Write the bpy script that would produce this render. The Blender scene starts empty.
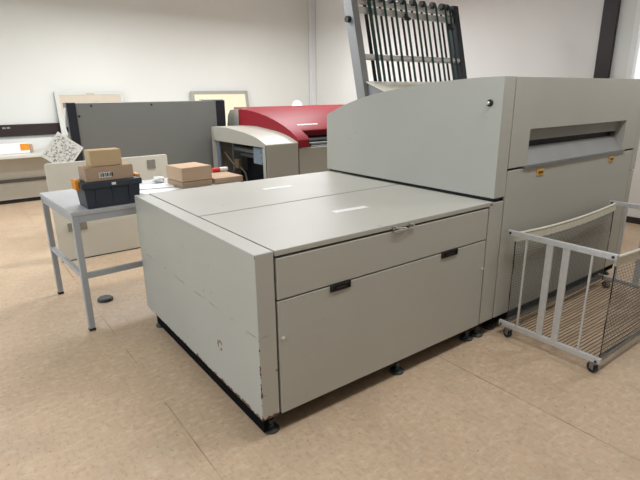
import bpy, bmesh, math, random
from mathutils import Vector, Matrix
random.seed(7)
SC = bpy.context.scene
COL = SC.collection
R = math.radians

# ------------------------------------------------------------------ helpers
class MB:
    """collects shapes and links them as ONE mesh object"""
    def __init__(self): self.bm = bmesh.new()
    def box(self, x0, x1, y0, y1, z0, z1, bev=0.0, seg=2):
        t = bmesh.new()
        r = bmesh.ops.create_cube(t, size=1)
        for v in t.verts:
            v.co = Vector(((x0+x1)/2+v.co.x*(x1-x0), (y0+y1)/2+v.co.y*(y1-y0), (z0+z1)/2+v.co.z*(z1-z0)))
        if bev > 0:
            bmesh.ops.bevel(t, geom=t.edges[:], offset=bev, segments=seg, affect='EDGES', profile=0.5)
        self.merge(t); return self
    def merge(self, t, M=None):
        if M is not None: t.transform(M)
        me = bpy.data.meshes.new('t'); t.to_mesh(me); t.free()
        self.bm.from_mesh(me); bpy.data.meshes.remove(me)
    def hexa(self, pts):
        """8 corners: bottom 4 (ccw), top 4"""
        v = [self.bm.verts.new(p) for p in pts]
        for f in ((0,3,2,1),(4,5,6,7),(0,1,5,4),(1,2,6,5),(2,3,7,6),(3,0,4,7)):
            self.bm.faces.new([v[i] for i in f])
        return self
    def prism(self, prof, axis, a, b):
        """closed profile extruded along axis from a to b"""
        def mk(p, h):
            if axis == 'x': return Vector((h, p[0], p[1]))
            if axis == 'y': return Vector((p[0], h, p[1]))
            return Vector((p[0], p[1], h))
        A = [self.bm.verts.new(mk(p, a)) for p in prof]
        B = [self.bm.verts.new(mk(p, b)) for p in prof]
        n = len(prof)
        self.bm.faces.new(A); self.bm.faces.new(B[::-1])
        for i in range(n):
            self.bm.faces.new([A[i], B[i], B[(i+1) % n], A[(i+1) % n]])
        return self
    def cyl(self, p0, p1, r0, r1=None, seg=16):
        r1 = r0 if r1 is None else r1
        p0 = Vector(p0); p1 = Vector(p1); d = p1-p0
        t = bmesh.new()
        bmesh.ops.create_cone(t, cap_ends=True, segments=seg, radius1=r0, radius2=r1, depth=d.length)
        q = Vector((0,0,1)).rotation_difference(d.normalized())
        self.merge(t, Matrix.Translation((p0+p1)/2) @ q.to_matrix().to_4x4())
        return self
    def lathe(self, prof, c=(0,0,0), seg=24, M=None):
        """profile of (r,z) turned about z"""
        t = bmesh.new(); rings = []
        for (r, z) in prof:
            if r < 1e-6: rings.append([t.verts.new((0,0,z))])
            else: rings.append([t.verts.new((r*math.cos(2*math.pi*i/seg), r*math.sin(2*math.pi*i/seg), z)) for i in range(seg)])
        for a, b in zip(rings, rings[1:]):
            for i in range(seg):
                j = (i+1) % seg
                if len(a) == 1 and len(b) == 1: continue
                if len(a) == 1: t.faces.new([a[0], b[i], b[j]])
                elif len(b) == 1: t.faces.new([a[i], b[0], a[j]])
                else: t.faces.new([a[i], b[i], b[j], a[j]])
        bmesh.ops.recalc_face_normals(t, faces=t.faces[:])
        self.merge(t, (M or Matrix.Identity(4)) if M is not None else Matrix.Translation(c))
        return self
    def tube(self, pts, r, seg=8):
        pts = [Vector(p) for p in pts]; prev = None
        for i, p in enumerate(pts):
            d = (pts[min(i+1, len(pts)-1)]-pts[max(i-1, 0)]).normalized()
            u = d.cross(Vector((0,0,1)));
            if u.length < 1e-3: u = d.cross(Vector((0,1,0)))
            u.normalize(); w = d.cross(u)
            ring = [self.bm.verts.new(p+r*(u*math.cos(2*math.pi*k/seg)+w*math.sin(2*math.pi*k/seg))) for k in range(seg)]
            if prev:
                for k in range(seg):
                    self.bm.faces.new([prev[k], prev[(k+1) % seg], ring[(k+1) % seg], ring[k]])
            else: self.bm.faces.new(ring[::-1])
            prev = ring
        self.bm.faces.new(prev)
        return self
    def grid_sheet(self, P, th):
        """P[i][j] grid of points, thickened downwards along its normals"""
        n, m = len(P), len(P[0])
        P = [[Vector(p) for p in row] for row in P]
        N = []
        for i in range(n):
            row = []
            for j in range(m):
                a = P[min(i+1,n-1)][j]-P[max(i-1,0)][j]; b = P[i][min(j+1,m-1)]-P[i][max(j-1,0)]
                row.append(a.cross(b).normalized())
            N.append(row)
        T = [[self.bm.verts.new(P[i][j]) for j in range(m)] for i in range(n)]
        Bv = [[self.bm.verts.new(P[i][j]-N[i][j]*th) for j in range(m)] for i in range(n)]
        for i in range(n-1):
            for j in range(m-1):
                self.bm.faces.new([T[i][j], T[i+1][j], T[i+1][j+1], T[i][j+1]])
                self.bm.faces.new([Bv[i][j], Bv[i][j+1], Bv[i+1][j+1], Bv[i+1][j]])
        for i in range(n-1):
            self.bm.faces.new([T[i][0], Bv[i][0], Bv[i+1][0], T[i+1][0]])
            self.bm.faces.new([T[i][m-1], T[i+1][m-1], Bv[i+1][m-1], Bv[i][m-1]])
        for j in range(m-1):
            self.bm.faces.new([T[0][j], T[0][j+1], Bv[0][j+1], Bv[0][j]])
            self.bm.faces.new([T[n-1][j], Bv[n-1][j], Bv[n-1][j+1], T[n-1][j+1]])
        return self
    def build(self, name, mat, parent=None, smooth=False, angle=35, local=False, M=None):
        """vertices are world coordinates unless local; stored relative to the parent's base"""
        bm = self.bm
        bmesh.ops.recalc_face_normals(bm, faces=bm.faces[:])
        if parent is not None and not local:
            off = parent.matrix_basis.translation.copy()
            q = parent.parent
            while q: off += q.matrix_basis.translation; q = q.parent
            bmesh.ops.translate(bm, verts=bm.verts[:], vec=-off)
        me = bpy.data.meshes.new(name)
        if smooth:
            for f in bm.faces: f.smooth = True
            for e in bm.edges:
                if len(e.link_faces) == 2 and e.calc_face_angle(0) > R(angle): e.smooth = False
        bm.to_mesh(me); bm.free()
        o = bpy.data.objects.new(name, me); COL.objects.link(o)
        for m in (mat if isinstance(mat, (list, tuple)) else [mat]): me.materials.append(m)
        if parent is not None: o.parent = parent
        return o

def tag(o, label, cat, group=None):
    o['label'] = label; o['category'] = cat
    if group: o['group'] = group
    return o
def thing(name, label, cat, loc=(0,0,0), rz=0, group=None):
    o = bpy.data.objects.new(name, None); COL.objects.link(o)
    o.empty_display_size = .05
    o.matrix_basis = Matrix.Translation(loc) @ Matrix.Rotation(rz, 4, 'Z')
    return tag(o, label, cat, group)
def struct(name, mb, mat, smooth=False):
    o = mb.build(name, mat, None, smooth); o['kind'] = 'structure'; return o

# ------------------------------------------------------------------ materials
def lin(c):
    return tuple((x/12.92 if x <= .04045 else ((x+.055)/1.055)**2.4) for x in c)
def srgb(r, g, b): return lin((r/255, g/255, b/255))+(1,)
def new_mat(name, col, rough=.5, metal=0.0, spec=.5):
    m = bpy.data.materials.new(name); m.use_nodes = True
    b = m.node_tree.nodes['Principled BSDF']
    b.inputs['Base Color'].default_value = col
    b.inputs['Roughness'].default_value = rough
    b.inputs['Metallic'].default_value = metal
    b.inputs['Specular IOR Level'].default_value = spec
    return m
class NT:
    def __init__(self, m): self.m = m; self.t = m.node_tree; self.b = self.t.nodes['Principled BSDF']
    def n(self, typ, **kw):
        x = self.t.nodes.new(typ)
        for k, v in kw.items(): setattr(x, k, v)
        return x
    def link(self, a, b): self.t.links.new(a, b)
    def obj(self): return self.n('ShaderNodeTexCoord').outputs['Object']
    def noise(self, vec, scale, detail=3, rough=.5, sc=None):
        if sc:
            mp = self.n('ShaderNodeMapping'); mp.inputs['Scale'].default_value = sc
            self.link(vec, mp.inputs['Vector']); vec = mp.outputs['Vector']
        x = self.n('ShaderNodeTexNoise'); x.inputs['Scale'].default_value = scale
        x.inputs['Detail'].default_value = detail; x.inputs['Roughness'].default_value = rough
        self.link(vec, x.inputs['Vector']); return x.outputs['Fac']
    def ramp(self, fac, stops):
        x = self.n('ShaderNodeValToRGB'); e = x.color_ramp.elements
        while len(e) < len(stops): e.new(.5)
        for el, (p, c) in zip(e, stops):
            el.position = p; el.color = c if isinstance(c, tuple) else (c, c, c, 1)
        self.link(fac, x.inputs['Fac']); return x.outputs['Color']
    def mix(self, fac, a, b, mode='MIX'):
        x = self.n('ShaderNodeMix', data_type='RGBA', blend_type=mode)
        for inp, v in ((x.inputs['Factor'], fac), (x.inputs[6], a), (x.inputs[7], b)):
            if hasattr(v, 'is_output'): self.link(v, inp)
            else: inp.default_value = v
        return x.outputs[2]
    def math(self, op, a, b=0.0, c=None):
        x = self.n('ShaderNodeMath', operation=op)
        for i, v in enumerate((a, b) if c is None else (a, b, c)):
            if hasattr(v, 'is_output'): self.link(v, x.inputs[i])
            else: x.inputs[i].default_value = v
        return x.outputs[0]
    def xyz(self, vec):
        x = self.n('ShaderNodeSeparateXYZ'); self.link(vec, x.inputs[0]); return x.outputs
    def bump(self, h, strength=.1, dist=.002):
        x = self.n('ShaderNodeBump'); x.inputs['Strength'].default_value = strength
        x.inputs['Distance'].default_value = dist
        self.link(h, x.inputs['Height']); self.link(x.outputs[0], self.b.inputs['Normal'])
    def col(self, c): self.link(c, self.b.inputs['Base Color'])

def mottled(name, c, rough=.5, metal=0, amt=.06, scale=6, bump=0):
    m = new_mat(name, c, rough, metal); k = NT(m); v = k.obj()
    f = k.noise(v, scale, 4)
    lo = tuple(x*(1-amt) for x in c[:3])+(1,); hi = tuple(min(1, x*(1+amt)) for x in c[:3])+(1,)
    k.col(k.ramp(f, [(.3, lo), (.7, hi)]))
    if bump:
        k.bump(k.noise(v, 400, 2), bump, .001)
    return m

def make_floor_mat():
    m = new_mat('lino_floor', srgb(205, 180, 150), .38, 0, .5); k = NT(m); v = k.obj()
    base = k.ramp(k.noise(v, 1.3, 5, .6), [(.25, srgb(203,175,145)), (.75, srgb(222,195,165))])
    # marbled flecks running one way
    f1 = k.noise(v, 44, 4, .65, (1.0, .45, 1))
    base = k.mix(k.ramp(f1, [(.49, 0.0), (.72, .42)]), base, srgb(166,138,112))
    f2 = k.noise(v, 36, 3, .6, (.5, 1.0, 1))
    base = k.mix(k.ramp(f2, [(.50, 0.0), (.70, .5)]), base, srgb(232,216,194))
    f3 = k.noise(v, 48, 4, .65, (1, .7, 1))
    base = k.mix(k.ramp(f3, [(.63, 0.0), (.70, .6)]), base, srgb(118,94,76))
    # soft dirt blotches
    base = k.mix(k.ramp(k.noise(v, 2.6, 4, .6), [(.48, 0.0), (.75, .32)]), base, srgb(140,118,100))
    # welded seams every 1.533 m
    X = k.xyz(v)
    s = k.math('ABSOLUTE', k.math('SUBTRACT', k.math('MODULO', k.math('ADD', X[0], .256+1.533*8+.7665), 1.533), .7665))
    wob = k.math('MULTIPLY', k.noise(v, 14, 3), .006)
    line = k.math('LESS_THAN', k.math('ADD', s, wob), .0062)
    brk = k.ramp(k.noise(v, 2.2, 3), [(.42, 0.05), (.62, .7)])
    base = k.mix(k.math('MULTIPLY', line, brk), base, srgb(128,100,76))
    # scuff marks
    sp = k.n('ShaderNodeTexVoronoi'); sp.inputs['Scale'].default_value = 1.7
    k.link(v, sp.inputs['Vector'])
    sc = k.math('LESS_THAN', k.math('ADD', sp.outputs['Distance'], k.math('MULTIPLY', k.noise(v, 60, 2), .03)), .034)
    base = k.mix(k.math('MULTIPLY', sc, .8), base, srgb(84,66,52))
    k.col(base)
    k.link(k.ramp(k.noise(v, 5, 4), [(.3, .30), (.7, .46)]), k.b.inputs['Roughness'])
    k.bump(k.noise(v, 120, 3), .12, .001)
    return m

def make_wall_mat(name, c):
    m = new_mat(name, c, .85, 0, .2); k = NT(m); v = k.obj()
    f = k.noise(v, .9, 4)
    k.col(k.ramp(f, [(.3, tuple(x*.965 for x in c[:3])+(1,)), (.7, c)]))
    k.bump(k.noise(v, 160, 3), .08, .001)
    return m

PAINT = srgb(186, 184, 175)
def make_paint(name, c=PAINT, rough=.42, grain=.05):
    m = new_mat(name, c, rough); k = NT(m); v = k.obj()
    f = k.noise(v, 2.2, 4)
    cc = k.ramp(f, [(.3, tuple(x*.95 for x in c[:3])+(1,)), (.7, c)])
    # sparse small scuffs
    g = k.noise(v, 23, 2, .5)
    cc = k.mix(k.ramp(g, [(.74, 0.0), (.77, .45)]), cc, srgb(120,110,98))
    k.col(cc); k.bump(k.noise(v, 500, 2), grain, .0005)
    return m

def make_rusty_paint():
    """same paint on the end panel, chipped to rusty steel along its bottom and front edges"""
    m = new_mat('chipped_panel_paint', PAINT, .42); k = NT(m); v = k.obj(); X = k.xyz(v)
    c = k.ramp(k.noise(v, 2.2, 4), [(.3, tuple(x*.95 for x in PAINT[:3])+(1,)), (.7, PAINT)])
    # long faint dent line across the panel near half height
    zl = k.math('ABSOLUTE', k.math('SUBTRACT', X[2], k.math('ADD', .530, k.math('MULTIPLY', k.noise(v, 4, 2), .03))))
    dent = k.math('MULTIPLY', k.math('LESS_THAN', zl, .004), k.ramp(k.noise(v, 7, 3), [(.47, 0.0), (.55, .55)]))
    c = k.mix(dent, c, srgb(120,108,92))
    # chips
    n = k.noise(v, 34, 4, .6); n2 = k.noise(v, 9, 2)
    eb = k.math('MULTIPLY', k.math('SUBTRACT', .019, k.math('SUBTRACT', X[2], .1165)), 14.0)
    eb = k.math('ADD', eb, k.math('MULTIPLY', k.math('SUBTRACT', .7, X[1]), .12))
    ef = k.math('MULTIPLY', k.math('SUBTRACT', .012, k.math('ADD', X[0], k.math('ABSOLUTE', X[1]))), 36.0)
    ef = k.math('SUBTRACT', ef, k.math('MULTIPLY', X[2], .22))
    e = k.math('MAXIMUM', eb, ef)
    val = k.math('ADD', k.math('ADD', k.math('MULTIPLY', n, .8), k.math('MULTIPLY', n2, .55)), e)
    chip = k.ramp(val, [(.80, 0.0), (.84, 1.0)])
    rust = k.ramp(k.noise(v, 60, 3), [(.35, srgb(66,36,26)), (.7, srgb(132,78,52))])
    c = k.mix(chip, c, rust)
    # worn ring mark and a few dashes
    dx = k.math('SUBTRACT', X[1], .42); dz = k.math('SUBTRACT', X[2], .335)
    r = k.math('SQRT', k.math('ADD', k.math('MULTIPLY', dx, dx), k.math('MULTIPLY', dz, dz)))
    ring = k.math('LESS_THAN', k.math('ABSOLUTE', k.math('SUBTRACT', r, k.math('ADD', .012, k.math('MULTIPLY', n, .022)))), .007)
    ring = k.math('MULTIPLY', ring, k.ramp(k.noise(v, 50, 2), [(.42, 0.0), (.5, .85)]))
    c = k.mix(ring, c, srgb(112,78,62))
    d = k.noise(v, 16, 2, .5, (1, 1.0, 2.2))
    c = k.mix(k.ramp(d, [(.735, 0.0), (.76, .8)]), c, srgb(108,88,72))
    k.col(c); k.bump(k.noise(v, 500, 2), .05, .0005)
    return m

def make_cardboard(name, c):
    m = new_mat(name, c, .8, 0, .2); k = NT(m); v = k.obj()
    f = k.noise(v, 30, 3, .5, (1, 1, 6))
    k.col(k.ramp(f, [(.3, tuple(x*.9 for x in c[:3])+(1,)), (.7, c)]))
    return m

def make_scribble():
    """a printed sheet: white paper with dark columns of small illegible print"""
    m = new_mat('printed_sheet', srgb(232,232,228), .6); k = NT(m); v = k.obj(); X = k.xyz(v)
    n = k.noise(v, 34, 3, .6, (1.0, 1, 2.0))
    blk = k.noise(v, 13, 2, .5)
    ink = k.math('MULTIPLY', k.ramp(n, [(.50, 0.0), (.56, .8)]), k.ramp(blk, [(.38, 0.0), (.46, .9)]))
    # keep a white margin
    mx = k.math('LESS_THAN', k.math('ABSOLUTE', X[0]), .138); mz = k.math('LESS_THAN', k.math('ABSOLUTE', X[2]), .148)
    ink = k.math('MULTIPLY', ink, k.math('MULTIPLY', mx, mz))
    k.col(k.mix(ink, srgb(232,232,228), srgb(58,58,66)))
    return m

M = {}
M['floor'] = make_floor_mat()
M['wall'] = make_wall_mat('painted_wall', srgb(231,231,226))
M['wall_r'] = make_wall_mat('painted_wall_right', srgb(230,229,225))
M['ceil'] = make_wall_mat('ceiling_paint', srgb(235,234,230))
M['paint'] = make_paint('beige_grey_paint')
M['greypaint'] = make_paint('grey_machine_paint', srgb(166,163,152))
M['rusty'] = make_rusty_paint()
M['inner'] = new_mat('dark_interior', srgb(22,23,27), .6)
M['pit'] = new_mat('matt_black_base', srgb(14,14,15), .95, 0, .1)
M['loom'] = new_mat('brown_loom', srgb(96,78,58), .7)
M['bayblue'] = new_mat('bay_blue_grey', srgb(112,124,136), .5)
M['black'] = new_mat('black_plastic', srgb(22,23,26), .45)
M['rubber'] = new_mat('black_rubber', srgb(30,30,31), .75)
M['steel'] = new_mat('bright_steel', srgb(205,205,205), .28, 1.0)
M['zinc'] = new_mat('dull_zinc', srgb(150,152,152), .45, .8)
M['footm'] = new_mat('foot_steel', srgb(78,84,84), .5, .5)
M['label'] = new_mat('white_label', srgb(236,236,234), .5)
M['yellow'] = mottled('orange_yellow_plastic', srgb(220,168,74), .5, 0, .06, 40)
M['tray'] = mottled('tray_metal', srgb(150,149,146), .5, .1, .05, 5)
M['dkpanel'] = make_paint('dark_grey_panel', srgb(118,118,114), .5)
M['navy'] = new_mat('blue_black_column', srgb(24,29,38), .4)
M['midgrey'] = make_paint('mid_grey_paint', srgb(140,142,142), .45)
M['lightgrey'] = make_paint('light_grey_paint', srgb(206,206,202), .5)
M['cream'] = mottled('cream_panel', srgb(224,221,208), .55, 0, .03, 3)
M['plategrey'] = mottled('vent_plate_grey', srgb(148,146,138), .6, .2, .15, 90)
M['tableleg'] = mottled('grey_table_metal', srgb(176,180,184), .4, .1, .04, 8)
M['tabletop'] = mottled('white_table_laminate', srgb(186,188,190), .45, 0, .05, 9)
M['crate'] = mottled('charcoal_crate_plastic', srgb(46,54,66), .45, 0, .08, 10)
M['orange'] = mottled('orange_clip_plastic', srgb(232,150,36), .45, 0, .05, 30)
M['card1'] = make_cardboard('cardboard_tan', srgb(208,182,144))
M['card2'] = make_cardboard('cardboard_brown', srgb(186,160,136))
M['card3'] = make_cardboard('cardboard_pinkish', srgb(204,174,146))
M['paper'] = mottled('white_paper', srgb(240,240,240), .7, 0, .02, 20)
M['red'] = make_paint('red_hood_paint', srgb(134,32,42), .5)
M['redplastic'] = new_mat('red_plastic', srgb(214,52,42), .45)
M['white'] = new_mat('white_plastic', srgb(238,238,236), .45)
M['sheet'] = make_scribble()
M['trunk'] = mottled('dark_brown_trunking', srgb(44,32,33), .5, 0, .1, 12)
M['benchtop'] = mottled('bench_laminate', srgb(216,214,204), .5, 0, .03, 6)
M['benchpanel'] = mottled('bench_panel', srgb(198,192,180), .6, 0, .05, 3)
M['benchdark'] = new_mat('bench_dark', srgb(96,90,84), .6)
M['pinbeige'] = mottled('beige_board', srgb(204,192,174), .8, 0, .03, 10)
M['pincream'] = mottled('cream_board', srgb(244,236,206), .8, 0, .03, 10)
M['frame'] = mottled('pale_grey_frame', srgb(206,206,200), .5, 0, .03, 10)
M['frame2'] = mottled('grey_frame', srgb(160,160,152), .5, 0, .03, 10)
M['alu'] = mottled('brushed_aluminium', srgb(210,209,207), .4, .35, .06, 30)
M['belt'] = mottled('green_belt', srgb(16,58,52), .6, 0, .1, 20)
M['rack_grey'] = make_paint('grey_rack_paint', srgb(140,140,141), .45)
M['net'] = mottled('dark_net_cord', srgb(104,104,102), .8, 0, .1, 60)
M['band'] = mottled('off_white_webbing', srgb(226,222,206), .85, 0, .1, 70)
M['cord'] = mottled('tan_cord', srgb(112,94,74), .8, 0, .15, 40)
M['tyre'] = new_mat('castor_tyre', srgb(40,42,46), .6)
M['base_dark'] = new_mat('black_baseboard', srgb(36,33,32), .6)
M['lampwhite'] = new_mat('lamp_housing', srgb(230,230,230), .5)
em = bpy.data.materials.new('bright_window_sky'); em.use_nodes = True
_b = em.node_tree.nodes['Principled BSDF']
_b.inputs['Base Color'].default_value = (.8,.82,.85,1); _b.inputs['Emission Color'].default_value = (1,.99,.97,1); _b.inputs['Emission Strength'].default_value = 0.65
M['sky'] = em
for n_, sp in (('red', .18), ('greypaint', .2)):
    M[n_].node_tree.nodes['Principled BSDF'].inputs['Specular IOR Level'].default_value = sp

# ------------------------------------------------------------------ room shell
XL, XR, YF, YB, ZC = -8.0, 5.7, -7.0, 7.4, 3.75
struct('floor', MB().box(XL-.1, XR+.1, YF-.1, YB+.1, -.1, 0), M['floor'])
struct('ceiling', MB().box(XL-.1, XR+.1, YF-.1, YB+.1, ZC, ZC+.1), M['ceil'])
struct('wall_back', MB().box(XL-.1, XR+.1, YB, YB+.12, 0, ZC), M['wall'])
struct('wall_left', MB().box(XL-.12, XL, YF, YB, 0, ZC), M['wall'])
struct('wall_front', MB().box(XL-.1, XR+.1, YF-.12, YF, 0, ZC), M['wall'])
w = MB()
WY0, WY1, WZ0, WZ1 = -.7, 1.02, 1.36, 3.0       # window opening in the right wall
w.box(XR, XR+.2, YF, WY0, 0, ZC).box(XR, XR+.2, WY1, YB, 0, ZC).box(XR, XR+.2, WY0, WY1, 0, WZ0).box(XR, XR+.2, WY0, WY1, WZ1, ZC)
struct('wall_right', w, M['wall_r'])
wf = MB()
wf.box(XR-.02, XR+.12, WY1-.06, WY1, WZ0, WZ1).box(XR-.02, XR+.12, WY0, WY0+.06, WZ0, WZ1)
wf.box(XR-.02, XR+.12, WY0+.06, WY1-.06, WZ1-.06, WZ1).box(XR-.05, XR+.12, WY0+.06, WY1-.06, WZ0, WZ0+.05)
win = struct('window_1', wf, M['white'])
MB().box(XR+.06, XR+.075, WY0+.06, WY1-.06, WZ0+.05, WZ1-.06).build('window_pane', M['sky'], win)
# boxed pipe in the back corner
tp = MB().box(5.585, 5.70, 7.30, 7.40, 0, ZC)
struct('trim_1', tp, M['lampwhite'])
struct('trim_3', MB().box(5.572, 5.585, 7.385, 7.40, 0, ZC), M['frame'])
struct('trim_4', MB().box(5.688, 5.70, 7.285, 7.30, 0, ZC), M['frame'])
struct('trim_2', MB().box(XR-.05, XR, 1.21, 1.385, 0.07, ZC, .004), M['trunk'])
struct('baseboard_right', MB().box(XR-.02, XR, YF, 7.33, 0, .075), M['base_dark'])
struct('baseboard_back', MB().box(XL, 5.575, YB-.02, YB, 0, .075), M['base_dark'])

# ------------------------------------------------------------------ plate loader (the low wide cabinet)
LW, LD, LZ0, LZ1 = 1.637, 1.653, .1165, .936
ld = thing('plate_loader', 'wide low beige-grey machine cabinet with flat lid and scuffed left end, in the middle', 'machine')
MB().box(.003, .0965, 0, LD, LZ0, LZ1, .004).build('end_panel', M['rusty'], ld)
MB().box(.101, LW+.005, .03, LD-.004, LZ0+.02, .905).build('inner_frame', M['inner'], ld)
lidf = MB().box(.1045, LW+.035, .0, .796, .910, LZ1, .003).build('lid', M['paint'], ld)
lidr = MB().box(.1045, LW+.035, .809, LD, .910, LZ1, .003).build('lid', M['paint'], ld)
def strip_label(cx, cy, rz, l, parent):
    t = MB(); a = math.cos(rz), math.sin(rz)
    c = [(cx+sx*l/2*a[0]-sy*.026*a[1], cy+sx*l/2*a[1]+sy*.026*a[0]) for sx, sy in ((-1,-1),(1,-1),(1,1),(-1,1))]
    t.hexa([(x, y, LZ1+.0002) for x, y in c]+[(x, y, LZ1+.0014) for x, y in c])
    o = t.build('sticker', M['label'], parent); o['label'] = 'white paper sticker'
strip_label(.865, .400, R(-3), .24, lidf)
strip_label(.905, 1.262, R(-4), .235, lidr)
# front: drawer flap and door
fl = MB().box(.108, LW-.004, -.002, .028, .704, .8985, .003).build('upper_flap', M['paint'], ld)
dr = MB().box(.108, LW-.004, -.002, .028, LZ0, .6965, .003).build('front_door', M['paint'], ld)
for x0, x1 in ((.402, .528), (1.212, 1.352)):
    h = MB()
    h.box(x0, x1, -.010, -.0021, .667, .673).box(x0, x1, -.010, -.0021, .696, .703).box(x0, x0+.008, -.010, -.0021, .673, .696).box(x1-.008, x1, -.010, -.0021, .673, .696)
    h.box(x0+.008, x1-.008, -.0035, -.0022, .673, .696)
    h.hexa([(x0+.03,-.008,.676),(x1-.03,-.008,.676),(x1-.03,-.003,.676),(x0+.03,-.003,.676),(x0+.03,-.0095,.688),(x1-.03,-.0095,.688),(x1-.03,-.003,.690),(x0+.03,-.003,.690)])
    hh = h.build('handle', M['black'], dr); hh['label'] = 'black recessed pull handle'
for x, z in ((.129, .512), (1.618, .512)):
    k_ = MB().lathe([(0,0),(.009,0),(.009,.006),(.006,.009),(0,.009)], M=Matrix.Translation((x,-.002,z)) @ Matrix.Rotation(R(90),4,'X'))
    o = k_.build('lock', M['alu'], dr, True); o['label'] = 'small bright lock button'
# latches on the lid's front edge
lt = MB().box(.806, .828, -.012, -.0005, .908, .928, .002).cyl((.815,-.016,.921),(.862,-.018,.909),.005).cyl((.855,-.014,.912),(.90,-.013,.907),.004)
o = lt.build('latch', M['steel'], lidf, True); o['label'] = 'bright steel latch'
wl = MB().tube([(.805,-.016,.915),(.807,-.018,.896),(.83,-.018,.890),(.87,-.018,.888),(.905,-.017,.893),(.925,-.015,.908),(.932,-.013,.918)], .0018, 6)
wl.build('wire_loop', M['zinc'], lidf, True)
lt = MB().box(.930, .945, -.012, -.0005, .910, .927, .002).cyl((.935,-.018,.925),(.968,-.014,.905),.005)
o = lt.build('latch', M['steel'], lidf, True); o['label'] = 'bright steel latch'
# filler post towards the tall machine
MB().box(1.648, 1.786, 0, .5, .117, .927, .003).build('corner_post', M['paint'], ld)
def foot(x, y, parent, top=.135):
    f = MB().lathe([(0,0),(.042,0),(.042,.010),(.034,.018),(.018,.024),(.014,.034),(.010,.038),(.008,top-.0),(0,top)], c=(x, y, 0), seg=20)
    f.cyl((x,y,.050),(x,y,.064),.020,seg=6)
    return f.build('levelling_foot', M['footm'], parent, True)
for x, y in ((.082, .066), (.945, .058), (1.60, .062), (.052, 1.52), (1.70, .055), (1.55, 1.5), (.9, 1.5)):
    foot(x, y, ld)
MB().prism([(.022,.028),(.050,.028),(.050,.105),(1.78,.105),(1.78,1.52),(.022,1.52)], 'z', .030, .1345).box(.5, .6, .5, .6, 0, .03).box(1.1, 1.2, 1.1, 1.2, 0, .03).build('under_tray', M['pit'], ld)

# ------------------------------------------------------------------ tall plate setter
prof_top = [(1.677,1.41),(1.565,1.455),(1.435,1.497),(1.23,1.55),(1.03,1.587),(.827,1.614),(.555,1.645),(.315,1.660),(.169,1.667),(0,1.669)]
def smooth_prof(pts, n=4):
    out = []
    for i in range(len(pts)-1):
        p0 = pts[max(i-1,0)]; p1 = pts[i]; p2 = pts[i+1]; p3 = pts[min(i+2,len(pts)-1)]
        for j in range(n):
            t = j/n
            out.append(tuple(.5*(2*p1[a]+(p2[a]-p0[a])*t+(2*p0[a]-5*p1[a]+4*p2[a]-p3[a])*t*t+(3*p1[a]-p0[a]-3*p2[a]+p3[a])*t**3) for a in (0,1)))
    out.append(pts[-1]); return out
PT = smooth_prof(prof_top)
ts = thing('plate_setter', 'tall beige-grey machine with a wide output slot, right of the low cabinet', 'machine', (1.8, 0, 0))
hood = MB().prism([(0.0,.955),(1.677,.955)]+PT, 'x', 1.677, 1.790).build('side_cover', M['paint'], ts, True, 30)
MB().box(1.69, 1.79, .012, 1.66, .9275 if False else .938, .956).build('cover_gasket', M['inner'], ts)
kb = MB().lathe([(0,0),(.021,0),(.021,.006),(.017,.010),(.013,.010),(0,.010)], M=Matrix.Translation((1.677,.083,1.520)) @ Matrix.Rotation(R(-90),4,'Y'))
kb = kb.build('lock_ring', M['black'], hood, True); kb['label'] = 'black lock ring'
ks = MB().lathe([(0,0),(.011,0),(.011,.013),(.008,.017),(0,.018)], M=Matrix.Translation((1.6665,.083,1.520)) @ Matrix.Rotation(R(-90),4,'Y'))
ks = ks.build('lock_button', M['steel'], hood, True); ks['label'] = 'bright lock button'
TX0, TX1, TXS = 1.800, 3.665, 3.575
SX0, SX1, SZ0, SZ1 = 1.998, 3.358, 1.128, 1.358
# carcass: side skins, back, top skin (a shell so that the slot is a real recess)
c = MB()
shell = [(.03,.14),(1.67,.14),(1.67,1.40)]+[(a*.985+.005, b-.010) for a, b in PT[1:-1]]+[(.03,1.655)]
c.prism(shell, 'x', 1.803, 1.818).prism(shell, 'x', 3.64, TX1)
MB().box(1.7905, 1.7995, .015, .40, .14, 1.64).build('seam_gap', M['inner'], ts)
c.box(1.815, 3.64, .50, .52, .14, 1.62).box(1.815, 3.64, 1.64, 1.66, .14, 1.40)
c.box(1.815, 3.64, .05, .50, .14, .16)
c.build('carcass', M['paint'], ts)
top = [(.03,1.655)]+[(a*.985+.005, b-.002) for a, b in PT[::-1][1:]]
topi = [(a, b-.012) for a, b in top[::-1]]
MB().prism(top+topi, 'x', 1.800, TX1-.002).build('top_cover', M['paint'], ts, True, 30)
u = MB()
# front upper cover with slot opening
u.box(TX0, TXS, -.002, .03, SZ1, 1.667).box(TX0, SX0, -.002, .03, SZ0, SZ1).box(SX1, TXS, -.002, .03, SZ0, SZ1)
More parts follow.
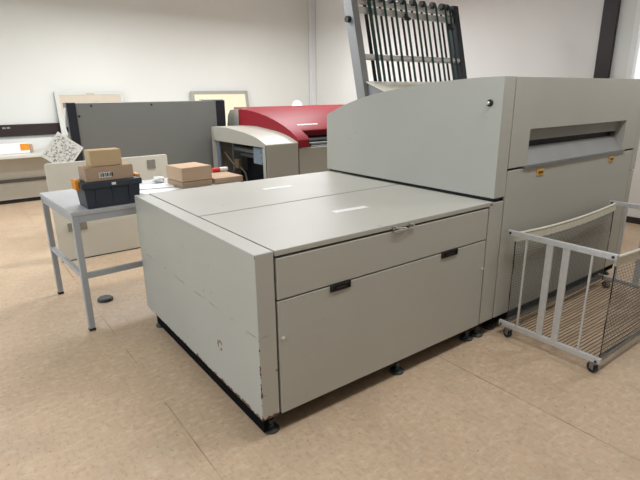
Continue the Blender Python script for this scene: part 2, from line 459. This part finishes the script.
# slot jambs and head
u.box(SX0-.012, SX0, .03, .085, SZ0-.05, SZ1+.012).box(SX1, SX1+.012, .03, .085, SZ0-.05, SZ1+.012).box(SX0, SX1, .03, .085, SZ1, SZ1+.012)
u.build('upper_cover', M['paint'], ts)
MB().box(SX0+.002, SX1-.002, .042, .054, 1.280, 1.357).build('slot_flap', M['tray'], ts)
MB().box(SX0, SX1, .085, .097, SZ0-.05, SZ1+.02).build('slot_back', M['inner'], ts)
b_ = MB()
for i in range(2): b_.box(SX1-.05-.03*i, SX1-.035-.03*i, .062, .082, 1.24, 1.30)
b_.build('slot_bracket', M['footm'], ts)
MB().hexa([(SX0-.04,-.012,1.112),(SX1+.035,-.012,1.112),(SX1+.035,.0,1.116),(SX0-.04,.0,1.116),(SX0-.04,-.012,1.130),(SX1+.035,-.012,1.130),(SX1+.035,0,1.130),(SX0-.04,0,1.130)]).box(SX0-.03, SX0+.5, -.016, -.012, 1.114, 1.124).box(SX0+.55, SX0+1.0, -.016, -.012, 1.114, 1.124).box(SX0+1.03, SX1+.02, -.016, -.012, 1.114, 1.124).build('tray_lip', M['zinc'], ts)
MB().hexa([(SX0+.003,.0,1.116),(SX1-.003,.0,1.116),(SX1-.003,.075,1.222),(SX0+.003,.075,1.222),(SX0+.003,.0,1.130),(SX1-.003,.0,1.130),(SX1-.003,.075,1.238),(SX0+.003,.075,1.238)]).build('output_tray', M['tray'], ts)
lo = MB().box(TX0, TXS, -.002, .03, .117, 1.112, .003).build('lower_door', M['paint'], ts)
for x in (2.17, 3.19):
    y_ = MB().box(x-.042, x+.042, -.008, -.002, 1.048, 1.096, .003)
    MB().box(x-.028, x+.028, -.0095, -.0078, 1.062, 1.078).build('tab_slot', M['loom'], lo)
    o = y_.build('pull_tab', M['yellow'], lo); o['label'] = 'orange-yellow pull tab'
MB().box(TXS+.005, TX1, -.002, .03, .945, 1.664, .002).build('edge_strip', M['paint'], ts)
MB().box(TXS+.005, TX1-.012, -.002, .03, .117, .938, .002).build('edge_strip', M['paint'], ts)
for x, y in ((1.86,.07), (3.58,.07), (1.9,1.55), (3.55,1.55)): foot(x, y, ts, .141)
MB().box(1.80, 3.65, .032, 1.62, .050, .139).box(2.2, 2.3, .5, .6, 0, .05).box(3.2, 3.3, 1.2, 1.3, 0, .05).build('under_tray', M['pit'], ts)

# ------------------------------------------------------------------ belt rack behind the tall machine
rk = thing('belt_rack', 'tall leaning grey rack strung with dark green belts, behind the tall machine', 'rack', (3.2, 2.0, 0))
S_ = .25
def ry(z): return 2.0+S_*(z-1.57)
def incl_box(mb, x0, x1, z0, z1, o0, o1):
    """bar along the lean between heights z0 and z1, from offset o0 to o1 behind the rack's face"""
    mb.hexa([(x0,ry(z0)+o0,z0),(x1,ry(z0)+o0,z0),(x1,ry(z0)+o1,z0),(x0,ry(z0)+o1,z0),(x0,ry(z1)+o0,z1),(x1,ry(z1)+o0,z1),(x1,ry(z1)+o1,z1),(x0,ry(z1)+o1,z1)])
up = MB(); incl_box(up, 2.375, 2.455, 1.5, 2.78, -.02, .10); up.box(2.41, 2.47, 1.97, 2.07, .04, 1.52); up.box(2.36,2.52,1.80,2.25,0,.04)
up = up.build('upright', M['rack_grey'], rk)
MB().cyl((2.376, ry(2.28)+.04, 2.27), (2.335, ry(2.28)+.04, 2.27), .03, seg=14).build('side_knob', M['black'], up, True)
up2 = MB(); incl_box(up2, 3.895, 3.975, 1.5, 2.52, -.03, .10); up2.box(3.90, 3.97, 1.97, 2.07, .04, 1.52); up2.box(3.92,4.09,1.80,2.25,0,.04)
o = up2.build('upright', M['navy'], rk); o['label'] = 'blue-black right upright'
def rail(z, r, off, name='rail', mat='alu'):
    return MB().cyl((2.455, ry(z)+off, z), (3.895, ry(z)+off, z), r, seg=14).build(name, M[mat], rk, True)
rail(2.475, .018, .045); rail(2.435, .018, .02); rail(1.925, .030, .006)
fr = MB(); incl_box(fr, 2.455, 3.895, 2.33, 2.395, .0, .015); fr.build('cross_plate', M['alu'], rk)
rail(1.545, .03, .006)
xs = [2.667, 2.806, 2.957, 3.113, 3.275, 3.426, 3.591, 3.744]
def belt(x, w=.032):
    b = MB()
    incl_box(b, x-w/2, x+w/2, 1.56, 2.50, -.028, -.024)
    o = b.build('belt', M['belt'], rk)
    b = MB(); incl_box(b, x-w/2, x+w/2, 1.56, 2.47, .040, .044)
    b.build('belt_return', M['rubber'], rk)
    z = 2.50; c = (x, ry(z)+.020, z)
    MB().cyl((x-.02, c[1], z), (x+.02, c[1], z), .034, seg=20).build('pulley', M['black'], rk, True)
    return o
for x in xs: belt(x)
belt(2.600, .045); belt(3.823, .030)
for x, z in ((3.085, 2.32), (3.77, 2.265)):
    s = MB(); incl_box(s, x-.025, x+.03, z-.02, z+.02, -.055, -.03); incl_box(s, x-.01, x+.01, z-.015, z+.05, -.045, -.028)
    s.cyl((x+.03, ry(z)-.045, z), (x+.055, ry(z)-.045, z), .010)
    s.build('sensor', M['black'], rk)
# sloping beige sheet at its foot
MB().hexa([(2.40,1.71,1.585),(3.90,1.71,1.585),(3.90,ry(1.69)-.035,1.685),(2.40,ry(1.69)-.035,1.685),(2.40,1.71,1.593),(3.90,1.71,1.593),(3.90,ry(1.69)-.035,1.694),(2.40,ry(1.69)-.035,1.694)]).build('guide_sheet', M['cream'], rk)
MB().hexa([(2.42,1.72,1.45),(2.43,1.72,1.45),(2.43,1.98,1.45),(2.42,1.98,1.45),(2.42,1.72,1.584),(2.43,1.72,1.584),(2.43,1.98,1.674),(2.42,1.98,1.674)]).build('guide_bracket', M['rack_grey'], rk)

# ------------------------------------------------------------------ red-hooded machine
rm = thing('red_hooded_machine', 'grey plate-making machine with long red hood and open side bay, behind the low cabinet', 'machine', (1.9, 3.094, 0))
side = [(3.094,1.039),(3.268,1.094),(3.42,1.124),(3.573,1.145),(3.75,1.160),(3.907,1.172),(4.1,1.183),(4.52,1.176)]
sp_ = smooth_prof(side, 3)
full = [(3.094,.03)]+sp_+[(4.52,.03)]
# side skins of the left cabinet: a frame around the open bay
def bay(p): return p
g = MB()
g.prism([(3.094,.03),(3.094,1.0)]+[(3.175,1.0),(3.175,.03)], 'x', 1.9, 1.93)        # front post
g.prism([(4.44,.03),(4.44,.999),(4.52,.999),(4.52,.03)], 'x', 1.9, 1.93)
g.prism([(3.175,.03),(3.175,.45),(4.44,.45),(4.44,.03)], 'x', 1.9, 1.93)
g.prism([(3.094,1.003)]+sp_+[(4.52,1.003)], 'x', 1.9, 1.93)
g.box(1.93, 2.33, 4.49, 4.52, .03, 1.17)
g.build('bay_frame', M['greypaint'], rm)
ff = MB().box(1.9, 2.333, 3.088, 3.118, .03, 1.036, .006).build('front_panel', M['greypaint'], rm)
tp2 = sp_+[(a, b-.022) for a, b in sp_[::-1]]
MB().prism(tp2, 'x', 1.93, 2.335).build('curved_top', M['greypaint'], rm, True, 30)
# bay interior
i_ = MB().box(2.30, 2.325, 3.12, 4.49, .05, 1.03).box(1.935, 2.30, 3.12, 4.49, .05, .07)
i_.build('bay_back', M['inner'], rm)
MB().box(1.925, 1.945, 4.36, 4.44, .45, .99).build('bay_liner', M['bayblue'], rm)
o = MB().box(1.915, 1.93, 3.19, 3.42, .80, .99, .003).cyl((1.915,3.25,.95),(1.905,3.25,.95),.014).cyl((1.915,3.24,.88),(1.905,3.24,.88),.010).cyl((1.915,3.23,.82),(1.905,3.23,.82),.010).build('control_plate', M['bayblue'], rm)
gr = MB()
gr.cyl((2.10,3.35,.90),(2.10,4.2,.90),.035).cyl((2.18,3.35,.82),(2.18,4.2,.82),.03).box(2.05,2.25,3.32,3.36,.6,.97).box(2.05,2.25,4.2,4.24,.6,.97)
gr.build('roller_set', M['zinc'], rm, True)
cb = MB().tube([(1.98,4.30,.85),(1.99,4.22,.78),(2.0,4.12,.72),(2.02,4.0,.70),(2.05,3.9,.62),(2.05,3.85,.5)], .012)
cb.box(2.0,2.06,3.98,4.10,.66,.78,.01)
cb.build('cable_loom', M['loom'], rm, True)
# right body under the hood
rb = MB().box(2.352, 4.4, 3.10, 3.13, .03, .965, .004).box(2.352, 4.4, 3.13, 5.0, .03, .90)
rb.build('lower_body', M['greypaint'], rm)
MB().box(2.336, 2.352, 3.13, 4.8, .05, 1.0).build('body_gap', M['inner'], rm)
# hood: side arm + curved lid
arm = [(3.094,1.064),(3.134,1.099),(3.23,1.15),(3.367,1.205),(3.52,1.252),(3.708,1.300),(3.9,1.336),(4.081,1.363),(4.3,1.383),(4.553,1.393)]
ap = smooth_prof(arm, 3)
prof = [(3.094,.974)]+ap+[(4.553,1.10),(3.9,1.08),(3.5,1.03),(3.25,.99)]
hd = MB().prism(prof, 'x', 2.337, 2.50).build('hood_arm', M['red'], rm, True, 30)
MB().box(2.505, 2.53, 3.10, 3.17, .98, 1.02, .004).build('arm_latch', M['black'], hd)
lid = [(3.355,1.152),(3.40,1.175),(3.52,1.222),(3.708,1.283),(3.9,1.325),(4.081,1.354),(4.3,1.376),(4.553,1.390),(4.85,1.405),(5.0,1.405)]
lp = smooth_prof(lid, 3)
L2 = [(4.85,1.405),(5.0,1.405)]
lidp = lp+[(a+.004, b-.020) for a, b in lp[::-1]]
hl = MB().prism(lidp, 'x', 2.50, 4.5).build('hood_lid', M['red'], rm, True, 30)
backp = [(4.553,1.10),(4.553,1.39),(4.62,1.395),(4.80,1.375),(4.88,1.30),(4.93,1.10)]
MB().prism(backp, 'x', 2.337, 2.50).build('rear_cap', M['greypaint'], rm, True, 30)
# dark throat with rollers under the lid
MB().box(2.502, 4.45, 3.44, 3.46, 1.075, 1.17).build('lid_lip', M['red'], rm)
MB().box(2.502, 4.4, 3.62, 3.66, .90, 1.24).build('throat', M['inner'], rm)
rr = MB().cyl((2.505,3.40,1.03),(4.4,3.40,1.03),.022).cyl((2.505,3.33,.985),(4.4,3.33,.985),.02)
rr.build('roller', M['zinc'], rm, True)
MB().box(2.505, 4.4, 3.20, 3.60, .90, .95).box(2.54, 4.4, 3.14, 3.17, .965, .978).build('throat_tray', M['tray'], rm)
# small line of pale lettering on the lid (too small to read in the photo): short dashes
lt = MB(); x = 2.60
def lid_z(y, pts):
    for (a0,b0),(a1,b1) in zip(pts, pts[1:]):
        if a0 <= y <= a1: return b0+(b1-b0)*(y-a0)/(a1-a0)
ws = [.052,.053,.045,.045,.04,.045,.04]
for i, w_ in enumerate(ws):
    y0 = 3.475; y1 = 3.500
    src = lp
    a, b = lid_z(y0, src), lid_z(y1, src)
    lt.hexa([(x,y0,a+.0005),(x+w_-.012,y0,a+.0005),(x+w_-.012,y1,b+.0005),(x,y1,b+.0005),(x,y0,a+.003),(x+w_-.012,y0,a+.003),(x+w_-.012,y1,b+.003),(x,y1,b+.003)])
    x += w_
o = lt.build('lettering', M['label'], hl); o['label'] = 'white lettering'
dm = MB().lathe([(0,.068),(.03,.065),(.055,.05),(.072,.022),(.078,0),(.090,-.004),(.090,-.010),(0,-.010)], c=(3.49, 4.80, 1.4165), seg=24)
tag(dm.build('dome_cap', M['white'], None, True), 'small white dome standing on the top of the red hood', 'dome')

# ------------------------------------------------------------------ dark grey press end
pr = thing('dark_machine', 'dark grey machine with black end columns, behind the leaning cream panel', 'machine', (1.2, 4.65, 0))
MB().box(.30, 2.06, 4.66, 5.14, .06, 1.508, .004).build('body_panel', M['dkpanel'], pr)
lc = MB().box(.205, .300, 4.645, 4.70, 0, 1.516, .005).build('end_column', M['navy'], pr)
o = MB().box(.203, .300, 4.70, 4.86, 0, 1.514, .004).build('end_cover', M['midgrey'], pr); o['label'] = 'mid grey end cover'
MB().box(.185, .205, 4.74, 4.79, 1.18, 1.24).build('hinge', M['black'], pr)
MB().box(2.06, 2.185, 4.645, 4.70, 0, 1.512, .005).box(2.06, 2.185, 4.70, 5.15, 0, 1.512, .004).build('end_column', M['navy'], pr)
MB().box(2.03, 2.19, 4.70, 5.15, 1.512, 1.522).build('column_cap', M['midgrey'], pr)
sc_ = MB()
for px, pz in ((.47, 1.475), (1.18, 1.475), (.325, 1.36)):
    MB().cyl((px, 4.66, pz), (px, 4.654, pz), .012, seg=12).build('screw', M['black'], pr)
for x, y in ((.6, 4.75), (1.8, 4.75), (.6, 5.05), (1.8, 5.05)): MB().cyl((x,y,0),(x,y,.065),.03).build('foot', M['rubber'], pr)
cbl = MB().tube([(.192,4.68,1.46),(.175,4.67,1.40),(.160,4.66,1.32),(.150,4.64,1.26),(.150,4.62,1.22),(.155,4.60,1.18),(.150,4.585,1.16)], .013)
o = cbl.build('cable', M['white'], pr, True); o['label'] = 'white cable looped down its left edge'

# printed sheet hung from the dark machine's left edge, tilted
ps = MB().box(-.158, .158, -.0015, .0015, -.168, .168).build('printed_sheet', M['sheet'])
ps.matrix_basis = Matrix.Translation((.082, 4.60, .975)) @ Matrix.Rotation(R(39), 4, 'Y')
tag(ps, 'white printed sheet hanging askew on the left corner of the dark grey machine', 'sheet')

# ------------------------------------------------------------------ cream panel standing in front of it
cp = thing('cream_panel', 'large pale cream sheet-metal panel standing upright on the floor behind the work table', 'panel', (.3, 3.5, 0))
def rounded_rect(x0, x1, z0, z1, r, n=5):
    P = []
    for cx, cz, a0 in ((x1-r, z1-r, 0), (x0+r, z1-r, 90), (x0+r, z0+r, 180), (x1-r, z0+r, 270)):
        for i in range(n+1):
            a = R(a0+90*i/n); P.append((cx+r*math.cos(a), cz+r*math.sin(a)))
    return P
MB().prism(rounded_rect(-.265, .905, .003, .978, .018), 'y', 3.50, 3.525).build('sheet', M['cream'], cp)
MB().box(-.25, .89, 3.4955, 3.50, .003, .010).build('bottom_edge', M['inner'], cp)
for x0, x1, z0, z1 in ((.685, .772, .842, .936), (-.155, .020, .300, .385)):
    o = MB().box(x0, x1, 3.494, 3.4995, z0, z1, .002).build('vent_plate', M['plategrey'], cp); o['label'] = 'square grey vent plate'
for x in (-.1, .75):
    MB().prism([(3.5255,0),(3.80,0),(3.80,.02),(3.545,.40),(3.5255,.42)], 'x', x-.012, x+.012).build('stay', M['zinc'], cp)

# ------------------------------------------------------------------ work table (turned 3.5 degrees)
TZ = .857; TA = R(3.4); TO = (-.388, 1.731, 0)
wt = thing('work_table', 'white-topped work table with grey square metal legs, left of the low cabinet', 'table', TO, TA)
MB().box(0, 1.44, 0, .925, TZ-.028, TZ, .003).build('tabletop', M['tabletop'], wt, local=True)
a_ = MB().box(.045, 1.395, .008, .038, TZ-.075, TZ-.028).box(.045, 1.395, .887, .917, TZ-.075, TZ-.028).box(.008, .038, .045, .88, TZ-.075, TZ-.028).box(1.402, 1.432, .045, .88, TZ-.075, TZ-.028)
a_.build('apron', M['tableleg'], wt, local=True)
for x in (.004, 1.396):
    for y in (.004, .881):
        lg = MB().box(x, x+.040, y, y+.040, .018, TZ-.028, .003).build('leg', M['tableleg'], wt, local=True)
        MB().box(x-.001, x+.041, y-.001, y+.041, 0, .019, .003).build('foot_cap', M['rubber'], lg, local=True)
for x in (.008, 1.400): MB().box(x, x+.030, .044, .881, .385, .423, .002).build('stretcher', M['tableleg'], wt, local=True)
MB().box(.044, 1.396, .008, .038, .385, .423, .002).build('stretcher', M['tableleg'], wt, local=True)
def tl(x, y):      # table coordinates to the place
    return (TO[0]+x*math.cos(TA)-y*math.sin(TA), TO[1]+x*math.sin(TA)+y*math.cos(TA))

# crate
cx, cy = -.272, 1.768
cr = thing('storage_crate', 'charcoal plastic crate with orange end clips, on the left end of the work table', 'crate', (cx, cy, TZ), R(2.5))
W0, D0, H0 = .345, .205, .165; f = .014
b = MB()
b.hexa([(0,0,0),(W0,0,0),(W0,D0,0),(0,D0,0),(-f,-f*.6,H0),(W0+f,-f*.6,H0),(W0+f,D0+f,H0),(-f,D0+f,H0)])
for x in (.06, .17, .28): b.hexa([(x-.004,-.004,.01),(x+.004,-.004,.01),(x+.004,.01,.01),(x-.004,.01,.01),(x-.004,-.018,H0-.03),(x+.004,-.018,H0-.03),(x+.004,-.005,H0-.03),(x-.004,-.005,H0-.03)])
b.build('tub', M['crate'], cr, local=True)
rimz0, rimz1 = H0-.03, H0+.012
MB().box(-.026, W0+.026, -.022, -.012, rimz0, rimz1, .004).box(-.026, W0+.026, D0+.012, D0+.024, rimz0, rimz1, .004).box(-.026, -.014, -.012, D0+.014, rimz0, rimz1, .004).box(W0+.014, W0+.026, -.012, D0+.014, rimz0, rimz1, .004).build('rim', M['crate'], cr, local=True)
MB().box(-.014, W0+.014, -.012, D0+.014, H0-.004, H0+.0125).build('crate_lid', M['crate'], cr, local=True)
for x0, x1 in ((-.046, -.014), (W0+.016, W0+.044)):
    o = MB().box(x0, x1, .055, .165, rimz0-.012, rimz1+.016, .006).build('end_clip', M['orange'], cr, local=True); o['label'] = 'orange end clip'
o = MB().box(.165, .192, -.0245, -.0222, rimz0+.015, rimz0+.032).build('tag', M['label'], cr, local=True); o['label'] = 'small white tag'

def carton(name, label, loc, rz, w, d, h, mat, flap=True, group='cardboard boxes on the work table'):
    t = thing(name, label, 'box', loc, rz, group)
    MB().box(0, w, 0, d, 0, h, .003).build('carton_body', mat, t, local=True)
    if flap:
        s = MB().box(.004, w-.004, d/2-.022, d/2+.022, h, h+.0008)
        o = s.build('tape', M['card1'], t, local=True); o['label'] = 'tan packing tape'
    return t
B2Z = TZ+H0+.0128
b2 = carton('cardboard_box', 'brown cardboard box with white barcode label, lying on the charcoal crate', (-.258, 1.782, B2Z), R(2), .315, .175, .094, M['card2'])
o = MB().box(.085, .165, -.0015, 0, .022, .056).build('shipping_label', M['label'], b2, local=True); o['label'] = 'white barcode label'
bars = MB(); x = .090
for i in range(9):
    w_ = .003+.003*((i*7) % 3); bars.box(x, x+w_, -.0022, -.0014, .027, .052); x += w_+.004
bars.build('barcode', M['black'], o, local=True)
carton('cardboard_box', 'small plain tan cardboard box, topmost on the charcoal crate', (-.212, 1.803, B2Z+.096), R(2), .205, .125, .106, M['card1'])
# boxes at the table's middle
carton('cardboard_box', 'flat brown cardboard box pressed under another of the same width on the table', (.517, 2.093, TZ), R(5), .270, .285, .046, M['card2'], False)
carton('cardboard_box', 'deep pinkish brown cardboard box stacked on the flat one of its width', (.516, 2.091, TZ+.050), R(5), .272, .287, .113, M['card3'], False)
carton('cardboard_box', 'low wide brown cardboard box with red item on it, rightmost on the table', (.802, 2.095, TZ), R(1.5), .268, .40, .048, M['card2'], False)
bt = thing('bottle', 'small white bottle with red cap lying on the rightmost cardboard box', 'bottle', (.985, 2.43, TZ+.0485), 0)
MB().cyl((1.005,2.43,TZ+.069),(1.075,2.43,TZ+.069),.020,seg=18).cyl((1.075,2.43,TZ+.069),(1.085,2.43,TZ+.069),.020,.014,seg=18).build('bottle_body', M['white'], bt, True)
o = MB().cyl((.935,2.43,TZ+.069),(1.005,2.43,TZ+.069),.0205,seg=18).build('bottle_cap', M['redplastic'], bt, True); o['label'] = 'red cap'
# papers
def paper(x, y, rz, w, d, z, label, bend=0.004):
    P = []
    for i in range(6):
        row = []
        for j in range(5):
            a = (i/5-.5)*w; b = (j/4-.5)*d
            zz = z+.0012+bend*((i/5-.5)**2+(j/4-.5)**2)*2
            row.append((x+a*math.cos(rz)-b*math.sin(rz), y+a*math.sin(rz)+b*math.cos(rz), zz))
        P.append(row)
    o = MB().grid_sheet(P, .0008).build('paper_sheet', M['paper'], None, True)
    return tag(o, label, 'paper', 'paper sheets on the work table')
paper(.325, 2.14, R(12), .30, .21, TZ, 'white paper sheet lying on the table between crate and boxes, lower of two')
paper(.360, 2.31, R(-14), .297, .21, TZ+.004, 'white paper sheet lying on the table beside the cardboard boxes, upper of two')
cw = bmesh.new(); bmesh.ops.create_icosphere(cw, subdivisions=3, radius=1)
for v in cw.verts:
    n = 1+.25*math.sin(5*v.co.x+3*v.co.y)*math.cos(4*v.co.z+2*v.co.y)+random.uniform(-.12,.12)
    v.co = Vector((v.co.x*.048*n, v.co.y*.04*n, max(-.024, v.co.z*.028*n)))
q = MB(); q.merge(cw, Matrix.Translation((.462, 2.50, TZ+.0245)))
tag(q.build('crumpled_wrap', M['paper'], None, True, 60), 'crumpled whitish wrapping on the table left of the stacked cardboard boxes', 'wrapping')

# puck on the floor
pk = MB().lathe([(0,.024),(.050,.024),(.058,.018),(.060,.006),(.060,0),(0,0)], c=(-.155, 2.255, 0), seg=28)
tag(pk.build('floor_puck', M['footm'], None, True), 'dark grey round puck lying on the floor under the work table', 'puck')

# ------------------------------------------------------------------ bench along the back wall
bn = thing('wall_bench', 'long pale bench along the back wall, behind the work table', 'bench', (0, 7.0, 0))
MB().box(-4.4, 4.4, 6.70, 7.36, .722, .765, .004).build('bench_top', M['benchtop'], bn)
MB().box(-4.38, 4.38, 7.10, 7.13, .06, .722).build('back_panel', M['benchpanel'], bn)
MB().box(-4.38, 4.38, 7.07, 7.10, .325, .372).build('mid_rail', M['benchdark'], bn)
MB().box(-4.38, 4.38, 7.12, 7.15, 0, .06).build('plinth', M['base_dark'], bn)
for x in (-4.3, -2.4, 1.8, 4.3): MB().box(x-.02, x+.02, 6.76, 7.09, 0, .722).build('bracket', M['benchdark'], bn)
ct = thing('cable_trunk', 'long dark brown cable trunk on the back wall above the bench', 'trunking', (0, 7.37, .99))
MB().box(-4.4, 5.2, 7.355, 7.399, .995, 1.175, .003).build('trunk_body', M['trunk'], ct)
for x in (-.235, -.175):
    MB().box(x-.022, x+.022, 7.351, 7.356, 1.115, 1.140).build('socket_mark', M['frame2'], ct)
# tube carton on the bench
tc = thing('tube_carton', 'long white carton with an orange label lying on the bench at the left edge', 'carton', (-.6, 7.0, .765))
MB().box(-1.5, .015, 6.94, 7.06, .766, .915, .012).build('carton_body', M['paper'], tc)
o = MB().box(-.105, .012, 6.937, 6.9405, .812, .908).build('carton_label', M['orange'], tc); o['label'] = 'orange label'
MB().box(.0155, .065, 6.955, 7.045, .775, .895, .012).build('end_flap', M['card2'], tc)
# framed boards leaning on the wall, standing on the bench
def board(x0, x1, ztop, mats, label):
    zb = .767; y0, y1 = 7.20, 7.345; w = x1-x0
    L = math.hypot(ztop-zb, y1-y0); lean = math.atan2(y1-y0, ztop-zb)
    t = bpy.data.objects.new('framed_board', None); COL.objects.link(t)
    t.matrix_basis = Matrix.Translation((x0, y0, zb+.003)) @ Matrix.Rotation(-lean, 4, 'X')
    tag(t, label, 'board', 'framed boards on the bench')
    b = .062
    MB().box(0, w, 0, .02, L-b, L, .002).box(0, w, 0, .02, 0, b, .002).box(0, b, 0, .02, b, L-b).box(w-b, w, 0, .02, b, L-b).build('board_frame', mats[0], t, local=True)
    MB().box(b, w-b, .006, .018, b, L-b).build('board_face', mats[1], t, local=True)
    return t, L, w
t, L, w = board(.535, 1.605, 1.665, (M['frame'], M['pinbeige']), 'pale framed beige board propped on the bench, behind the dark machine, left one')
MB().box(w/2-.06, w/2+.06, -.003, 0, L-.055, L-.035).build('clip', M['card1'], t, local=True)
board(2.825, 4.02, 1.655, (M['frame2'], M['pincream']), 'grey framed cream board propped on the bench beside the red hood, right one')

# ------------------------------------------------------------------ net-sided trolley
cx0, cx1 = 1.845, 3.255; ya, yb = -.020, -.680
nt = thing('net_trolley', 'low aluminium trolley with net sides and castors, in front of the tall machine', 'trolley', (2.55, -.35, 0))
def end_frame(x, t=.022):
    b = MB()
    b.box(x-t/2, x+t/2, yb, ya, .700, .735, .003)
    MBs = b.build('top_rail', M['alu'], nt)
    MB().box(x-t/2, x+t/2, yb-.005, ya, .068, .104, .003).build('bottom_rail', M['alu'], nt)
    for y, w_, d_ in ((-.152,.012,.012), (-.303,.042,.014), (-.404,.042,.014), (-.551,.012,.012)):
        MB().box(x-d_/2, x+d_/2, y-w_/2, y+w_/2, .104, .700, .002).build('upright_bar', M['alu'], nt)
    for y in (ya-.02, yb+.02):
        o = MB().cyl((x-t/2-.004, y, .718), (x-t/2, y, .718), .008, seg=10).build('bolt', M['black'], MBs)
        MB().cyl((x-t/2-.004, y-.0, .080), (x-t/2, y, .080), .007, seg=10).build('bolt', M['black'], MBs)
end_frame(cx0); end_frame(cx1)
for y in (ya-.02, yb+.02):
    MB().box(cx0+.011, cx1-.011, y-.010, y+.010, .069, .085).build('side_rail', M['zinc'], nt)
# net: a lattice of thin cords sagging from a webbing band
def sag(u): return .030*4*u*(1-u)
def net(y, sgn):
    b = MB(); n = 70; mz = 30
    x_at = lambda i: cx0+(cx1-cx0)*i/n
    def pt(i, v):
        u = i/n; bulge = .012*sgn*math.sin(math.pi*v)*math.sin(math.pi*u)
        z = .085+v*(.665-sag(u)-.085)
        return Vector((x_at(i)+.010*math.sin(9*v+i*.05)*math.sin(math.pi*v), y+bulge, z))
    def cord(P, r):
        prev = None
        for k, p in enumerate(P):
            dd = (P[min(k+1,len(P)-1)]-P[max(k-1,0)]).normalized(); s1 = dd.cross(Vector((0,1,0))).normalized(); s2 = Vector((0,1,0))
            ring = [b.bm.verts.new(p+r*(s1*math.cos(a)+s2*math.sin(a))) for a in (0, 2.094, 4.189)]
            if prev:
                for q in range(3): b.bm.faces.new([prev[q], prev[(q+1)%3], ring[(q+1)%3], ring[q]])
            prev = ring
    for i in range(1, n): cord([pt(i, v/8) for v in range(9)], .0011)
    for j in range(mz+1): cord([pt(i, j/mz) for i in range(0, n+1, 5)], .0011)
    nn = b.build('side_net', M['net'], nt)
    bd = MB()
    bd.tube([(x_at(i), y, .716-sag(i/n)*.9) for i in range(0, n+1, 5)], .009)
    for k in range(2):
        P = [[(x_at(i), y-.003+.006*k, .710-sag(i/n)-.023*j+.003*math.sin(i*1.7+j)) for j in range(3)] for i in range(0, n+1, 2)]
        bd.grid_sheet(P, .003)
    bd.build('net_band', M['band'], nt, True)
    for x in (cx0+.018, cx1-.018):
        MB().tube([(x-.004, y, .70), (x+.003, y, .5), (x-.002, y, .3), (x, y, .07)], .004).build('edge_cord', M['tyre'], nt, True)
net(ya-.045, 1); net(yb+.012, -1)
# taut cords forming the bottom
cf = MB(); N = 27
for i in range(N):
    y = yb+.03+(ya-yb-.06)*i/(N-1)
    cf.tube([(cx0+.008, y, .094), (cx0+.5, y+random.uniform(-.004,.004), .082), (cx1-.5, y+random.uniform(-.004,.004), .082), (cx1-.008, y, .094)], .0029, 6)
cf.build('cord_floor', M['cord'], nt, True)
def castor(x, y, a):
    c = thing('castor', '', '', (0,0,0)); del c['label']; del c['category']
    bpy.data.objects.remove(c)
    Rz = Matrix.Translation((x, y, 0)) @ Matrix.Rotation(a, 4, 'Z')
    b = MB()
    t = MB().box(-.020, .020, -.022, .026, .0625, .0685).box(-.020, -.016, -.010, .018, .024, .063).box(.016, .020, -.010, .018, .024, .063)
    t.cyl((-.02, .012, .030), (.02, .012, .030), .005)
    t.bm.transform(Rz); cb_ = t.build('castor', M['zinc'], nt)
    wv = MB().cyl((-.012, .012, .0305), (.012, .012, .0305), .0305, seg=24)
    wv.bm.transform(Rz); wv.build('wheel', M['tyre'], cb_, True)
for x, y, a in ((cx0-.004, -.100, -.35), (cx0+.004, -.652, -.35), (cx1, -.105, .7), (cx1, -.640, .2)): castor(x, y, a)

# ------------------------------------------------------------------ light
def area(name, loc, rot, sx, sy, power, col):
    l = bpy.data.lights.new(name, 'AREA'); l.shape = 'RECTANGLE'; l.size = sx; l.size_y = sy
    l.energy = power; l.color = col
    o = bpy.data.objects.new(name, l); COL.objects.link(o); o.location = loc; o.rotation_euler = rot
    return o
WARM = (.98, 1.0, 1.02)
LAMPS = ((-5.2, 5.4, 14), (-2.2, 5.4, 35), (1.0, 5.4, 66), (3.8, 5.1, 74),
         (-5.2, 3.0, 10), (-2.2, 3.0, 12), (1.3, 3.0, 50), (3.6, 3.0, 20),
         (-5.2, -.9, 8), (-2.0, -.9, 38), (1.1, -.7, 23), (3.4, -.9, 20))
for x, y, p in LAMPS:
    area('ceiling_lamp', (x, y, 2.98), (0,0,0), 1.3, .3, p, WARM)
# added cool fill standing in for daylight from the left; that wall is solid
area('cool_left_fill', (XL+.1, 2.0, 1.9), (0, R(-90), 0), 1.8, 6.0, 150, (.50,.77,1.0))
wd = bpy.data.worlds.new('room'); SC.world = wd; wd.use_nodes = True
wd.node_tree.nodes['Background'].inputs[0].default_value = (.9,.95,1,1); wd.node_tree.nodes['Background'].inputs[1].default_value = .3

# ------------------------------------------------------------------ camera
cam = bpy.data.cameras.new('camera'); co = bpy.data.objects.new('camera', cam); COL.objects.link(co)
yaw, pitch, roll = R(36.5384), R(16.6755), R(-.6358)
F = Vector((math.sin(yaw)*math.cos(pitch), math.cos(yaw)*math.cos(pitch), -math.sin(pitch)))
r0 = Vector((math.cos(yaw), -math.sin(yaw), 0)); u0 = r0.cross(F)
Rt = math.cos(roll)*r0+math.sin(roll)*u0; Up = -math.sin(roll)*r0+math.cos(roll)*u0
mat = Matrix((Rt, Up, -F)).transposed().to_4x4(); mat.translation = Vector((-.9320960, -1.72612, 1.584))
co.matrix_world = mat
cam.sensor_fit = 'HORIZONTAL'; cam.sensor_width = 36; cam.lens = 488.4083/640*36
cam.clip_start = .02
SC.camera = co
SC.view_settings.view_transform = 'Standard'; SC.view_settings.look = 'None'
SC.view_settings.gamma = 1; SC.view_settings.use_curve_mapping = False
SC.view_settings.exposure = 0.0
